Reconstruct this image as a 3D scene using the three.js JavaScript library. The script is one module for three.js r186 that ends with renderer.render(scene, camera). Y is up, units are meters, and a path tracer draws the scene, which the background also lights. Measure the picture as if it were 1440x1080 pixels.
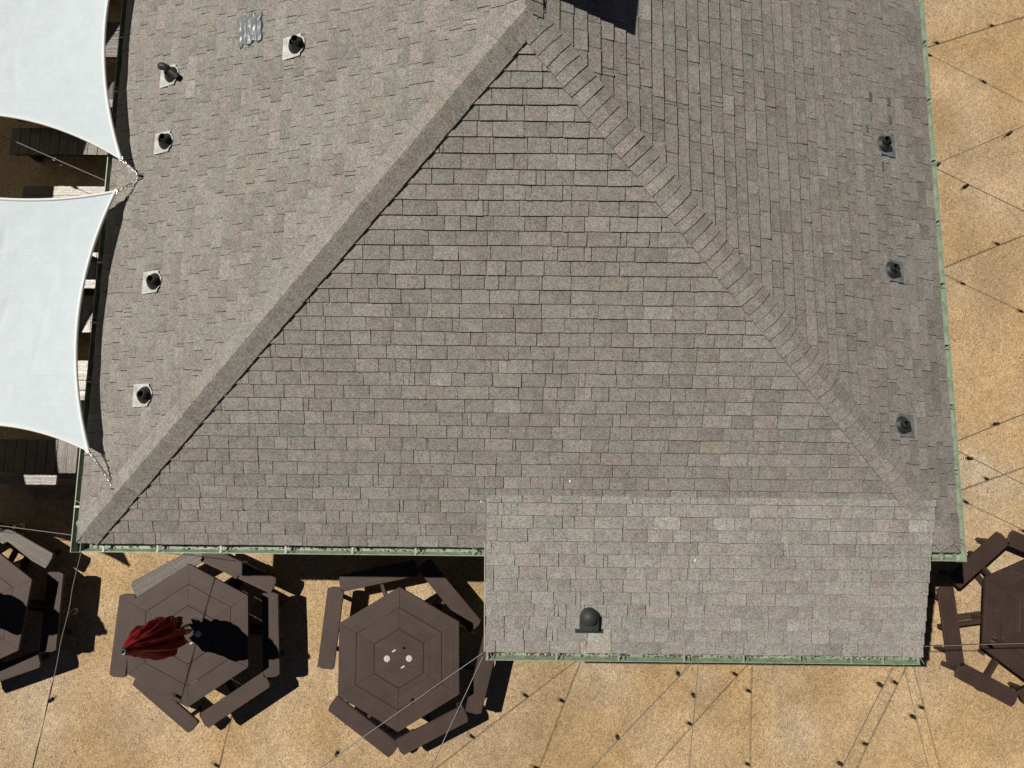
import * as THREE from 'three';
import { mergeGeometries } from 'three/addons/utils/BufferGeometryUtils.js';

// ---------------------------------------------------------------- camera, sky, sun, exposure
const scene = new THREE.Scene();
const camera = new THREE.PerspectiveCamera(56.83, 4 / 3, 0.1, 900);
{
  const tilt = THREE.MathUtils.degToRad(8), yaw = THREE.MathUtils.degToRad(0.6);
  const fw = new THREE.Vector3(-Math.sin(yaw) * Math.sin(tilt), -Math.cos(tilt), -Math.cos(yaw) * Math.sin(tilt));
  const rt = new THREE.Vector3(Math.cos(yaw), 0, -Math.sin(yaw));
  camera.position.set(0, 10.5, 0);
  camera.up.copy(new THREE.Vector3().crossVectors(rt, fw));
  camera.lookAt(camera.position.clone().add(fw));
  camera.updateMatrixWorld(true);
  camera.updateProjectionMatrix();
}
{
  const w = 128, h = 64, d = new Float32Array(w * h * 4);
  for (let j = 0; j < h; j++) for (let i = 0; i < w; i++) {
    const e = (j + 0.5) / h * Math.PI - Math.PI / 2;           // row 0 is straight down
    const s = Math.max(0, Math.sin(e)), k = Math.pow(1 - s, 2.2), o = (j * w + i) * 4;
    const up = e > 0 ? 1 : 0.5;
    d[o] = (0.013 + 0.032 * k) * up; d[o + 1] = (0.022 + 0.038 * k) * up; d[o + 2] = (0.044 + 0.042 * k) * up; d[o + 3] = 1;
  }
  const sky = new THREE.DataTexture(d, w, h, THREE.RGBAFormat, THREE.FloatType);
  sky.mapping = THREE.EquirectangularReflectionMapping; sky.magFilter = THREE.LinearFilter; sky.minFilter = THREE.LinearFilter; sky.needsUpdate = true;
  scene.background = sky; scene.environment = sky;
}
const SUN = new THREE.Vector3(-0.595, 1, -0.247);              // towards the sun
const sun = new THREE.DirectionalLight(0xfff4e4, 4.3);
sun.position.copy(SUN).multiplyScalar(24); sun.target.position.set(0, 0, 0);
sun.castShadow = true; sun.shadow.mapSize.set(4096, 4096);
Object.assign(sun.shadow.camera, { left: -15, right: 15, top: 15, bottom: -15, near: 1, far: 70 });
scene.add(sun, sun.target);
const renderer = new THREE.WebGLRenderer({ antialias: true });
renderer.toneMapping = THREE.LinearToneMapping;
renderer.toneMappingExposure = 1;
renderer.shadowMap.enabled = true;

// ---------------------------------------------------------------- helpers
let seed = 20240611;
const rnd = () => { seed = (seed + 0x6D2B79F5) | 0; let t = Math.imul(seed ^ (seed >>> 15), 1 | seed); t = (t + Math.imul(t ^ (t >>> 7), 61 | t)) ^ t; return ((t ^ (t >>> 14)) >>> 0) / 4294967296; };
const rr = (a, b) => a + (b - a) * rnd();
const V = (x, y, z) => new THREE.Vector3(x, y, z);
const lerp = (a, b, t) => a + (b - a) * t;
const used = {};
const numbered = n => { const k = used[n] = (used[n] ?? -1) + 1; return k ? n + '_' + String(k).padStart(3, '0') : n; };
function mesh(name, geo, mat, parent) {
  const m = new THREE.Mesh(Array.isArray(geo) ? (geo.length > 1 ? mergeGeometries(geo.map(plain)) : geo[0]) : geo, mat);
  m.name = name; m.castShadow = m.receiveShadow = true; if (parent) parent.add(m); return m;
}
function plain(g) {
  g = g.index ? g.toNonIndexed() : g;
  for (const k of Object.keys(g.attributes)) if (!['position', 'normal', 'uv'].includes(k)) g.deleteAttribute(k);
  return g;
}
function thing(name, label, category, [x, y, z] = [0, 0, 0], group) {
  const g = new THREE.Group(); g.name = numbered(name); g.position.set(x, y, z);
  g.userData = { label, category }; if (group) g.userData.group = group; scene.add(g); return g;
}
function structure(m, name) { m.name = name; m.userData.kind = 'structure'; scene.add(m); return m; }
// box with uv in metres, long axis of the grain along u
function box(w, h, d, x = 0, y = 0, z = 0, ry = 0) {
  const g = new THREE.BoxGeometry(w, h, d), p = g.attributes.position, n = g.attributes.normal, uv = g.attributes.uv, ou = rnd() * 5, ov = rnd() * 5;
  for (let i = 0; i < p.count; i++) {
    const a = Math.abs(n.getX(i)), b = Math.abs(n.getY(i)); let u, v;
    if (b > 0.5) { u = p.getX(i); v = p.getZ(i); } else if (a > 0.5) { u = p.getZ(i); v = p.getY(i); } else { u = p.getX(i); v = p.getY(i); }
    if (d > w && b > 0.5) { const t = u; u = v; v = t; }
    uv.setXY(i, u + ou, v + ov);
  }
  if (ry) g.rotateY(ry); g.translate(x, y, z); return g;
}
function cyl(r0, r1, h, x, y, z, seg = 14) { const g = new THREE.CylinderGeometry(r0, r1, h, seg); g.translate(x, y, z); return g; }
function rod(a, b, r, seg = 8) {
  const d = b.clone().sub(a), g = new THREE.CylinderGeometry(r, r, d.length(), seg);
  g.applyQuaternion(new THREE.Quaternion().setFromUnitVectors(V(0, 1, 0), d.clone().normalize()));
  const c = a.clone().add(b).multiplyScalar(0.5); g.translate(c.x, c.y, c.z); return g;
}
// flat board with an outline in (x,z), its top at y
function board(pts, y, thick, bevel = 0.004, hole, grain = 0) {
  const s = new THREE.Shape(); pts.forEach(([x, z], i) => i ? s.lineTo(x, -z) : s.moveTo(x, -z)); s.closePath();
  if (hole) { const p = new THREE.Path(); p.absarc(hole[0], -hole[1], hole[2], 0, Math.PI * 2, true); s.holes.push(p); }
  const g = new THREE.ExtrudeGeometry(s, { depth: thick - 2 * bevel, bevelEnabled: true, bevelThickness: bevel, bevelSize: bevel, bevelOffset: -bevel, bevelSegments: 1, curveSegments: 10 });
  g.rotateX(-Math.PI / 2); g.translate(0, y - thick + bevel, 0);
  const p = g.attributes.position, n = g.attributes.normal, uv = g.attributes.uv, ou = rnd() * 5, ov = rnd() * 5, c = Math.cos(grain), q = Math.sin(grain);
  for (let i = 0; i < p.count; i++) { const x = p.getX(i), z = p.getZ(i); uv.setXY(i, c * x + q * z + ou, -q * x + c * z + ov + (Math.abs(n.getY(i)) < 0.5 ? p.getY(i) : 0)); }
  return g;
}
// periodic value noise on an n x n picture
function noiseField(n, cells, rg = rnd) {
  const L = new Float32Array(cells * cells).map(() => rg()), o = new Float32Array(n * n), sx = new Int32Array(n), fx = new Float32Array(n);
  for (let i = 0; i < n; i++) { const t = i / n * cells; sx[i] = Math.floor(t); const f = t - sx[i]; fx[i] = f * f * (3 - 2 * f); }
  for (let j = 0; j < n; j++) { const y0 = sx[j] * cells, y1 = ((sx[j] + 1) % cells) * cells, fy = fx[j];
    for (let i = 0; i < n; i++) { const a = sx[i], b = (a + 1) % cells, f = fx[i];
      o[j * n + i] = (L[y0 + a] * (1 - f) + L[y0 + b] * f) * (1 - fy) + (L[y1 + a] * (1 - f) + L[y1 + b] * f) * fy; } }
  return o;
}
function tex(n, fn, srgb, size) {
  const d = new Uint8Array(n * n * 4);
  for (let j = 0; j < n; j++) for (let i = 0; i < n; i++) { const c = fn(i, j, j * n + i), o = (j * n + i) * 4; for (let k = 0; k < 3; k++) d[o + k] = Math.max(0, Math.min(255, c[k] * 255)); d[o + 3] = 255; }
  const t = new THREE.DataTexture(d, n, n); t.wrapS = t.wrapT = THREE.RepeatWrapping; t.magFilter = THREE.LinearFilter; t.minFilter = THREE.LinearMipmapLinearFilter; t.generateMipmaps = true;
  if (srgb) t.colorSpace = THREE.SRGBColorSpace; t.repeat.set(1 / size, 1 / size); t.needsUpdate = true; return t;
}
const lin2s = v => v <= 0.0031308 ? v * 12.92 : 1.055 * Math.pow(v, 1 / 2.4) - 0.055;
const rgb = (r, g, b) => new THREE.Color().setRGB(r, g, b);

// ---------------------------------------------------------------- materials
const N = 1024;
const gran = (() => {                                             // mineral granules on 1.6 m of shingle
  const a = noiseField(N, 512), b = noiseField(N, 190), c = noiseField(N, 40), w = new Float32Array(N * N).map(() => rnd());
  const f = i => 0.62 + 0.5 * (w[i] - 0.5) + 0.6 * (a[i] - 0.5) + 0.42 * (b[i] - 0.5) + 0.12 * (c[i] - 0.5);
  return { map: tex(N, (i, j, k) => { const v = lin2s(Math.max(0.08, f(k))); return [v, v, v]; }, true, 1.6), bump: tex(N, (i, j, k) => { const v = 0.5 + 0.5 * (w[k] - 0.5) + 0.5 * (a[k] - 0.5); return [v, v, v]; }, false, 1.6) };
})();
const M = {};
M.shingle = new THREE.MeshStandardMaterial({ vertexColors: true, map: gran.map, bumpMap: gran.bump, bumpScale: 0.0022, roughness: 0.93 });
M.deck = new THREE.MeshStandardMaterial({ color: rgb(0.035, 0.032, 0.03), roughness: 0.95 });
M.fascia = new THREE.MeshStandardMaterial({ color: rgb(0.14, 0.2, 0.14), roughness: 0.7 });
const grime = (() => { const a = noiseField(512, 12), b = noiseField(512, 60), c = noiseField(512, 256); return tex(512, (i, j, k) => { const v = lin2s(Math.min(1, 0.74 + 0.3 * (a[k] - 0.5) + 0.24 * (b[k] - 0.5) + 0.16 * (c[k] - 0.5))); return [v, v, v * 0.985]; }, true, 0.9); })();
M.gutter = new THREE.MeshStandardMaterial({ color: rgb(0.36, 0.475, 0.37), map: grime, roughness: 0.42 });
M.hanger = new THREE.MeshStandardMaterial({ color: rgb(0.46, 0.52, 0.46), map: grime, roughness: 0.45, metalness: 0.2 });
M.wall = new THREE.MeshStandardMaterial({ color: rgb(0.36, 0.33, 0.28), map: grime, roughness: 0.9 });
M.metal = new THREE.MeshStandardMaterial({ color: rgb(0.72, 0.75, 0.78), map: grime, roughness: 0.5, metalness: 0.25 });
M.metalShade = new THREE.MeshStandardMaterial({ color: rgb(0.36, 0.43, 0.50), map: grime, roughness: 0.42, metalness: 0.4 });  // flashing metal again, east-slope shade and sky tint put into its colour
M.steel = new THREE.MeshStandardMaterial({ color: rgb(0.75, 0.75, 0.76), roughness: 0.25, metalness: 0.9 });
M.bolt = new THREE.MeshStandardMaterial({ color: rgb(0.72, 0.73, 0.74), roughness: 0.3, metalness: 0.35 });
M.rubber = new THREE.MeshStandardMaterial({ color: rgb(0.022, 0.026, 0.028), roughness: 0.55 });
M.vent = new THREE.MeshStandardMaterial({ color: rgb(0.045, 0.055, 0.058), map: grime, roughness: 0.6 });
M.wire = new THREE.MeshStandardMaterial({ color: rgb(0.32, 0.32, 0.31), roughness: 0.5, metalness: 0.2 });
M.cable = new THREE.MeshStandardMaterial({ color: rgb(0.03, 0.024, 0.02), roughness: 0.5 });
M.glass = new THREE.MeshPhysicalMaterial({ color: rgb(0.95, 0.93, 0.88), roughness: 0.03, transmission: 1, thickness: 0, ior: 1.5 });
M.pole = new THREE.MeshStandardMaterial({ color: rgb(0.4, 0.4, 0.4), roughness: 0.4, metalness: 0.6 });
function woodTex(n, base, depth) {                               // grain runs along u
  const a = noiseField(n, 160), st = new Float32Array(n * n), fine = noiseField(n, 256), big = noiseField(n, 6);
  const row = new Float32Array(n), row2 = new Float32Array(n); for (let j = 0; j < n; j++) { row[j] = rnd(); row2[j] = rnd(); }
  const seg = noiseField(n, 9);
  for (let j = 0; j < n; j++) for (let i = 0; i < n; i++) { const jj = (j + Math.round(10 * seg[j * n + i])) % n; st[j * n + i] = 0.6 * row[jj] + 0.4 * row2[(jj >> 2)]; }
  const f = k => 1 + depth * (st[k] - 0.5) + 0.35 * depth * (a[k] - 0.5) + 0.3 * depth * (fine[k] - 0.5) + 0.5 * depth * (big[k] - 0.5);
  const sp = new Float32Array(n * n);
  for (let q = 0; q < 26; q++) { const x = Math.floor(rnd() * n), y = Math.floor(rnd() * n), l = rnd() < 0.4 ? Math.floor(rr(4, 18)) : 2, h = rnd() < 0.6 ? 1 : 3, a = rr(0.06, 0.24); for (let i = 0; i < l; i++) for (let j = 0; j < h; j++) sp[((y + j) % n) * n + (x + i) % n] = a; }   // chips and scuffs in the stain
  return { map: tex(n, (i, j, k) => { const v = f(k), e = sp[k]; if (e) return [lin2s(e), lin2s(e * 0.93), lin2s(e * 0.86)]; return [lin2s(base[0] * v), lin2s(base[1] * v), lin2s(base[2] * v)]; }, true, 0.8), bump: tex(n, (i, j, k) => { const v = 0.5 + 0.6 * (st[k] - 0.5) + 0.3 * (fine[k] - 0.5); return [v, v, v]; }, false, 0.8), rough: null };
}
const wt = woodTex(512, [0.046, 0.0265, 0.0225], 0.7);
M.wood = new THREE.MeshStandardMaterial({ map: wt.map, bumpMap: wt.bump, bumpScale: 0.0012, roughness: 0.58 });
const wt2 = woodTex(512, [0.072, 0.060, 0.055], 0.5);
M.weathered = new THREE.MeshStandardMaterial({ map: wt2.map, bumpMap: wt2.bump, bumpScale: 0.003, roughness: 0.4 });
const wt3 = woodTex(512, [0.075, 0.062, 0.056], 1.0);
M.booth = new THREE.MeshStandardMaterial({ map: wt3.map, bumpMap: wt3.bump, bumpScale: 0.0016, roughness: 0.27 });
const weave = (() => { const a = noiseField(512, 256), c = noiseField(512, 20), s = new Float32Array(512).map(() => rnd());
  const st = new Float32Array(512); for (let j = 0; j < 512; j++) st[j] = (s[j] + s[(j + 1) % 512] + s[(j + 2) % 512] + s[(j + 3) % 512]) / 4;
  return { map: tex(512, (i, j, k) => { const v = lin2s(0.90 + 0.05 * (st[j] - 0.5) + 0.05 * (a[k] - 0.5) + 0.04 * (c[k] - 0.5)); return [v, v, v]; }, true, 1.1), bump: tex(512, (i, j, k) => { const v = 0.5 + 0.5 * (st[j] - 0.5) + 0.3 * (a[k] - 0.5) + 0.4 * (c[k] - 0.5); return [v, v, v]; }, false, 1.1) }; })();
M.sail = new THREE.MeshPhysicalMaterial({ color: rgb(0.705, 0.825, 0.92), map: weave.map, bumpMap: weave.bump, bumpScale: 0.003, roughness: 0.8, transmission: 0.035, thickness: 0, side: THREE.DoubleSide });
M.hem = new THREE.MeshStandardMaterial({ color: rgb(0.82, 0.87, 0.89), roughness: 0.7 });

// ---------------------------------------------------------------- ground
{
  const xs = [], zs = [], dense = (a, b, n, o) => { for (let i = 0; i <= n; i++) o.push(lerp(a, b, i / n)); };
  for (const o of [xs, zs]) { for (const f of [-400, -150, -60, -30, -18]) o.push(f); dense(-12, 12, 240, o); for (const f of [18, 30, 60, 150, 400]) o.push(f); }
  const nx = xs.length, nz = zs.length, pos = [], uv = [], col = [], idx = [];
  const fa = noiseField(256, 9), fb = noiseField(256, 26), fc = noiseField(256, 64);
  const at = (f, x, z, s) => { const n = 256, u = ((x / s * n) % n + n) % n, v = ((z / s * n) % n + n) % n, i = Math.floor(u), j = Math.floor(v), a = u - i, b = v - j, g = (p, q) => f[(q % n) * n + (p % n)]; return (g(i, j) * (1 - a) + g(i + 1, j) * a) * (1 - b) + (g(i, j + 1) * (1 - a) + g(i + 1, j + 1) * a) * b; };
  // pale dusty spots seen on the sand
  const pale = [[6.75, -0.35, 0.34, 0.5], [7.1, -0.1, 0.4, 0.45], [2.75, 2.75, 0.22, 0.4], [3.75, 2.65, 0.3, 0.35], [4.05, 3.4, 0.35, 0.25], [-6.9, 3.3, 0.9, 0.35], [1.35, 2.5, 0.5, 0.25], [5.25, 2.9, 0.5, 0.22], [7.0, 1.35, 0.5, 0.35], [-5.75, 1.95, 0.35, 0.22]];
  for (let j = 0; j < nz; j++) for (let i = 0; i < nx; i++) {
    const x = xs[i], z = zs[j];
    pos.push(x, 0.012 * (at(fb, x, z, 14) - 0.5) - 0.006, z); uv.push(x, z);
    let k = 1 + 0.22 * (at(fa, x, z, 19) - 0.5) + 0.26 * (at(fb, x + 3, z, 15) - 0.5) + 0.18 * (at(fc, x, z + 5, 13) - 0.5), q = 0.4 * (at(fb, x, z + 9, 17) - 0.5);
    for (const [px, pz, r, s] of pale) { const d = Math.hypot(x - px, z - pz) / r * (0.7 + 0.7 * at(fc, x, z, 7)); q += s * Math.exp(-d * d); }
    col.push(k * (1 + 0.18 * q), k * (1 + 0.42 * q), k * (1 + 1.0 * q));
  }
  for (let j = 0; j < nz - 1; j++) for (let i = 0; i < nx - 1; i++) { const a = j * nx + i; idx.push(a, a + nx, a + 1, a + 1, a + nx, a + nx + 1); }
  const g = new THREE.BufferGeometry(); g.setAttribute('position', new THREE.Float32BufferAttribute(pos, 3)); g.setAttribute('uv', new THREE.Float32BufferAttribute(uv, 2)); g.setAttribute('color', new THREE.Float32BufferAttribute(col, 3)); g.setIndex(idx); g.computeVertexNormals();
  const n = 2048, a = noiseField(n, 900), b = noiseField(n, 380), c = noiseField(n, 130), e = noiseField(n, 30), w = new Float32Array(n * n).map(() => rnd());
  const map = tex(n, (i, j, k) => {
    let v = 1 + 0.5 * (w[k] - 0.5) + 0.75 * (a[k] - 0.5) + 0.5 * (b[k] - 0.5) + 0.22 * (c[k] - 0.5) + 0.12 * (e[k] - 0.5), s = 0;
    if (a[k] > 0.86 && w[k] > 0.3) s = 0.35;
    v = Math.max(0.3, v) * 0.98;
    return [lin2s(Math.min(1, 0.502 * v + 0.2 * s)), lin2s(Math.min(1, 0.368 * v + 0.22 * s)), lin2s(Math.min(1, 0.214 * v + 0.2 * s))];
  }, true, 5.3);
  const bump = tex(n, (i, j, k) => { const v = 0.5 + 0.35 * (w[k] - 0.5) + 0.6 * (a[k] - 0.5) + 0.4 * (b[k] - 0.5); return [v, v, v]; }, false, 5.3);
  structure(mesh('ground', g, new THREE.MeshStandardMaterial({ map, bumpMap: bump, bumpScale: 0.011, vertexColors: true, roughness: 0.96 })), 'ground');
  // loose grit that shows as specks
  const peb = new THREE.InstancedMesh(new THREE.IcosahedronGeometry(1, 0), new THREE.MeshStandardMaterial({ color: 0xffffff, roughness: 0.8 }), 15000), m4 = new THREE.Matrix4(), q = new THREE.Quaternion(), eu = new THREE.Euler();
  for (let i = 0; i < 15000; i++) {
    const area = rnd(); let x, z;
    if (area < 0.62) { x = rr(-8.2, 8.2); z = rr(0.7, 4.6); } else { x = rr(4.9, 8.6); z = rr(-8, 1); }
    const r = 0.0025 + 0.006 * Math.pow(rnd(), 3);
    q.setFromEuler(eu.set(rnd() * 6, rnd() * 6, rnd() * 6)); m4.compose(V(x, r * 0.4, z), q, V(r * rr(0.8, 1.5), r * 0.8, r)); peb.setMatrixAt(i, m4);
    const t = rnd(); peb.setColorAt(i, t < 0.3 ? rgb(0.6, 0.56, 0.48) : t < 0.7 ? rgb(0.42, 0.28, 0.14) : rgb(0.2, 0.13, 0.07));
  }
  peb.name = 'gravel'; peb.castShadow = peb.receiveShadow = true; peb.userData = { label: 'fine loose grit scattered over the tan sandy ground', category: 'gravel', kind: 'stuff' }; scene.add(peb);
}

// ---------------------------------------------------------------- the building
const m1 = 0.45, L1 = Math.hypot(1, m1), m2 = 0.27, L2 = Math.hypot(1, m2);
const WX = -4.78, EX = 4.93, SZ = 0.69, NZ = -8.0, EY = 2.5, RX = (WX + EX) / 2, RUN = (EX - WX) / 2, AZ = SZ - RUN, AY = EY + m1 * RUN;
const XW = -0.275, XE = 4.56, XZ = 1.84, HZ = 0.12, HY = EY + m1 * (SZ - HZ), XY = HY - m2 * (XZ - HZ), EXPO = 0.1426;
const house = thing('roofed_building', 'low building with a grey shingled hip roof and green gutters', 'building');
const slopeS = { O: V(0, EY, SZ), U: V(1, 0, 0), W: V(0, m1 / L1, -1 / L1), n: V(0, 1 / L1, m1 / L1) };
const slopeW = { O: V(WX, EY, 0), U: V(0, 0, 1), W: V(1 / L1, m1 / L1, 0), n: V(-m1 / L1, 1 / L1, 0) };
const slopeE = { O: V(EX, EY, 0), U: V(0, 0, -1), W: V(-1 / L1, m1 / L1, 0), n: V(m1 / L1, 1 / L1, 0) };
const slopeX = { O: V(0, XY, XZ), U: V(1, 0, 0), W: V(0, m2 / L2, -1 / L2), n: V(0, 1 / L2, m2 / L2) };
const on = (sl, u, s, n = 0) => sl.O.clone().addScaledVector(sl.U, u).addScaledVector(sl.W, s).addScaledVector(sl.n, n);
function polyGeo(faces) {                                        // flat faces given as vertex loops
  const p = [], uv = [];
  for (const f of faces) for (let i = 1; i < f.length - 1; i++) for (const v of [f[0], f[i], f[i + 1]]) { p.push(v.x, v.y, v.z); uv.push(v.x + v.y * 0.3, v.z + v.y * 0.3); }
  const g = new THREE.BufferGeometry(); g.setAttribute('position', new THREE.Float32BufferAttribute(p, 3)); g.setAttribute('uv', new THREE.Float32BufferAttribute(uv, 2)); g.computeVertexNormals(); return g;
}
const roof = (() => {
  const t = -0.004, sw = V(WX, EY + t, SZ), se = V(EX, EY + t, SZ), ne = V(EX, EY + t, NZ), nw = V(WX, EY + t, NZ), a = V(RX, AY + t, AZ), b = V(RX, AY + t, NZ);
  const dn = v => V(v.x, 2.40, v.z);
  const faces = [[sw, se, a], [nw, sw, a, b], [se, ne, b, a], [ne, nw, b], [dn(nw), dn(ne), dn(se), dn(sw)]];
  for (const [p, q] of [[sw, nw], [se, sw], [ne, se], [nw, ne]]) faces.push([p, q, dn(q), dn(p)]);
  // the flatter extension
  const h0 = V(XW, HY + 0.002, HZ), h1 = V(XE, HY + 0.002, HZ), e0 = V(XW, XY + t, XZ), e1 = V(XE, XY + t, XZ), d = (v, k) => V(v.x, v.y - k, v.z);
  faces.push([e0, e1, h1, h0], [d(e1, 0.09), d(e0, 0.09), d(h0, 0.09), d(h1, 0.09)], [e1, e0, d(e0, 0.09), d(e1, 0.09)], [e0, h0, d(h0, 0.09), d(e0, 0.09)], [h1, e1, d(e1, 0.09), d(h1, 0.09)]);
  return mesh('roof', polyGeo(faces), M.deck, house);
})();

// shingles: every tab a thin wedge, thick end down-slope
const TABS = [];
function clip(poly, f) {                                          // keep f(p) >= 0
  const o = [];
  for (let i = 0; i < poly.length; i++) { const a = poly[i], b = poly[(i + 1) % poly.length], fa = f(a), fb = f(b); if (fa >= 0) o.push(a); if ((fa >= 0) !== (fb >= 0)) { const t = fa / (fa - fb); o.push([lerp(a[0], b[0], t), lerp(a[1], b[1], t)]); } }
  return o;
}
const K = 1 / 0.62;
function tabColour(base) {
  const v = 1 + 0.13 * (rnd() + rnd() - 1), h = rnd(); let c = base.map(x => x * v * K);
  if (h < 0.25) c = [c[0] * 1.035, c[1] * 0.988, c[2] * 0.99]; else if (h < 0.45) c = [c[0] * 0.975, c[1] * 1.008, c[2] * 0.98]; else if (h < 0.52) c = [c[0] * 0.985, c[1] * 0.998, c[2] * 1.012];
  else if (h < 0.545) c = c.map(x => x * 1.15); else if (h < 0.56) c = [c[0] * 1.03, c[1] * 1.0, c[2] * 0.93];
  return c;
}
function laySlope(sl, sMax, inside, uRange, base, opt = {}) {
  const rows = Math.ceil(sMax / EXPO);
  let wav = rnd() * 6;
  for (let k = 0; k < rows; k++) {
    const s0 = k * EXPO, s1 = Math.min(sMax, s0 + EXPO + 0.012), [ua, ub] = uRange(s0);
    let u = ua - rr(0, 0.25);
    while (u < ub) {
      const h = rnd(), w = h < 0.12 ? rr(0.03, 0.09) : h < 0.3 ? rr(0.13, 0.2) : rr(0.2, 0.34), gap = rnd() < 0.8 ? rr(0.004, 0.0085) : 0.0015;
      const wob = 0.0022 * Math.sin(u * 2.1 + k * 1.7 + wav), drop = rr(0, 0.005) + wob, sk = rr(-0.003, 0.003), sk2 = rr(-0.002, 0.002);
      const a = u + gap / 2, b = u + w - gap / 2, lo = Math.max(k ? -9 : 0, s0 - drop);
      let poly = [[a + sk, lo + sk2], [b + sk, lo - sk2], [b - sk, s1], [a - sk, s1]];
      u += w;
      for (const f of inside) poly = clip(poly, f);
      const parts = opt.split ? opt.split(poly) : [poly];
      for (const pp of parts) {
        if (pp.length < 3) continue;
        let ar = 0; for (let i = 0; i < pp.length; i++) { const p = pp[i], q = pp[(i + 1) % pp.length]; ar += p[0] * q[1] - p[1] * q[0]; }
        if (ar < 0.0008) continue;
        const bc = typeof base === 'function' ? base((a + b) / 2, s0) : base, c1 = tabColour(bc), two = rnd() < 0.62 && w > 0.15;
        TABS.push({ sl, poly: pp, s0, T: rr(0.0115, 0.0205) * (sl === slopeX ? 1.25 : 1), c1, c2: two ? (f => c1.map(x => x * f))(rr(0.85, 0.97)) : c1, um: lerp(a, b, rr(0.38, 0.62)), c3: c1.map(x => x * (two ? 0.92 : 1)), lap: two ? rr(0.4, 0.7) : 2, ou: rnd() * 1.6, ov: rnd() * 1.6 });
      }
    }
  }
}
const GREY = [0.268, 0.2605, 0.2505];
const hipS0 = p => p[0] - (WX + p[1] / L1), hipS1 = p => (EX - p[1] / L1) - p[0];
const SMAX = RUN * L1 - 0.02;
const sExt = (SZ - HZ) * L1;
laySlope(slopeS, SMAX, [hipS0, hipS1], s => [WX + s / L1, EX - s / L1], GREY, {
  split: p => {                                                  // rows below the hinge line stop at the extension
    const hi = clip(p, q => q[1] - sExt), lo = clip(p, q => sExt - q[1]);
    return [hi, clip(lo, q => XW - 0.004 - q[0]), clip(lo, q => q[0] - XE - 0.012)];
  }
});
laySlope(slopeW, SMAX, [p => SZ - p[1] / L1 - p[0], p => p[0] - NZ], s => [NZ, SZ - s / L1], GREY);
laySlope(slopeE, SMAX, [p => p[0] + SZ - p[1] / L1, p => -NZ - p[0]], s => [-(SZ - s / L1), -NZ], (u, s) => s < 0.3 && rnd() < 0.5 ? [0.225, 0.218, 0.208] : GREY);
laySlope(slopeX, (XZ - HZ) * L2, [p => p[0] - XW, p => XE - p[0]], () => [XW, XE], (u, s) => u > 0.70 && u < 1.05 && s < 0.27 ? [0.40, 0.39, 0.355] : [0.312, 0.306, 0.297]);
function tabGeo(list) {
  const pos = [], uv = [], col = [], idx = [];
  const put = (t, p, n, c) => { const v = on(t.sl, p[0], p[1], n); pos.push(v.x, v.y, v.z); uv.push(p[0] + t.ou, p[1] + t.ov + (n < 0 ? 0.01 : 0)); col.push(...c); return pos.length / 3 - 1; };
  for (const t of list) {
    const hgt = p => 0.007 + t.T * Math.max(0, 1 - (p[1] - t.s0) / EXPO);
    // laminated tabs: a paler blend drop in one lower corner
    const lf = clip(t.poly, q => t.um - q[0]), sv = t.s0 + EXPO * t.lap;
    for (const [pp, c] of [[clip(lf, q => sv - q[1]), t.c1], [clip(lf, q => q[1] - sv), t.c3], [clip(t.poly, q => q[0] - t.um), t.c2]]) {
      if (pp.length < 3) continue; const b = pp.map(p => put(t, p, hgt(p), c)); for (let i = 1; i < b.length - 1; i++) idx.push(b[0], b[i], b[i + 1]);
    }
    for (let i = 0; i < t.poly.length; i++) { const p = t.poly[i], q = t.poly[(i + 1) % t.poly.length], a = put(t, p, hgt(p), t.c1), b = put(t, q, hgt(q), t.c1), c = put(t, q, -0.003, t.c1), d = put(t, p, -0.003, t.c1); idx.push(d, c, b, d, b, a); }
  }
  let g = new THREE.BufferGeometry(); g.setAttribute('position', new THREE.Float32BufferAttribute(pos, 3)); g.setAttribute('uv', new THREE.Float32BufferAttribute(uv, 2)); g.setAttribute('color', new THREE.Float32BufferAttribute(col, 3)); g.setIndex(idx);
  g = g.toNonIndexed(); g.computeVertexNormals(); return g;
}
{
  const vp = new THREE.Matrix4().multiplyMatrices(camera.projectionMatrix, camera.matrixWorldInverse), q = V(0, 0, 0);
  for (const t of TABS) {                                         // how large each tab shows in the picture
    const s = t.poly.map(p => { q.copy(on(t.sl, p[0], p[1])).applyMatrix4(vp); return [q.x * 720, q.y * 540]; });
    let a = 0, out = false; s.forEach((p, i) => { const r = s[(i + 1) % s.length]; a += p[0] * r[1] - p[1] * r[0]; if (Math.abs(p[0]) > 720 || Math.abs(p[1]) > 540) out = true; });
    t.area = out ? 0 : Math.abs(a) / 2;
  }
  TABS.sort((a, b) => b.area - a.area);
  TABS.slice(0, 300).forEach((t, i) => mesh(i ? 'shingle_' + String(i).padStart(3, '0') : 'shingle', tabGeo([t]), M.shingle, roof));
  const rest = mesh('shingle_field', tabGeo(TABS.slice(300)), M.shingle, roof); rest.userData.kind = 'stuff';
}
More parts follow.
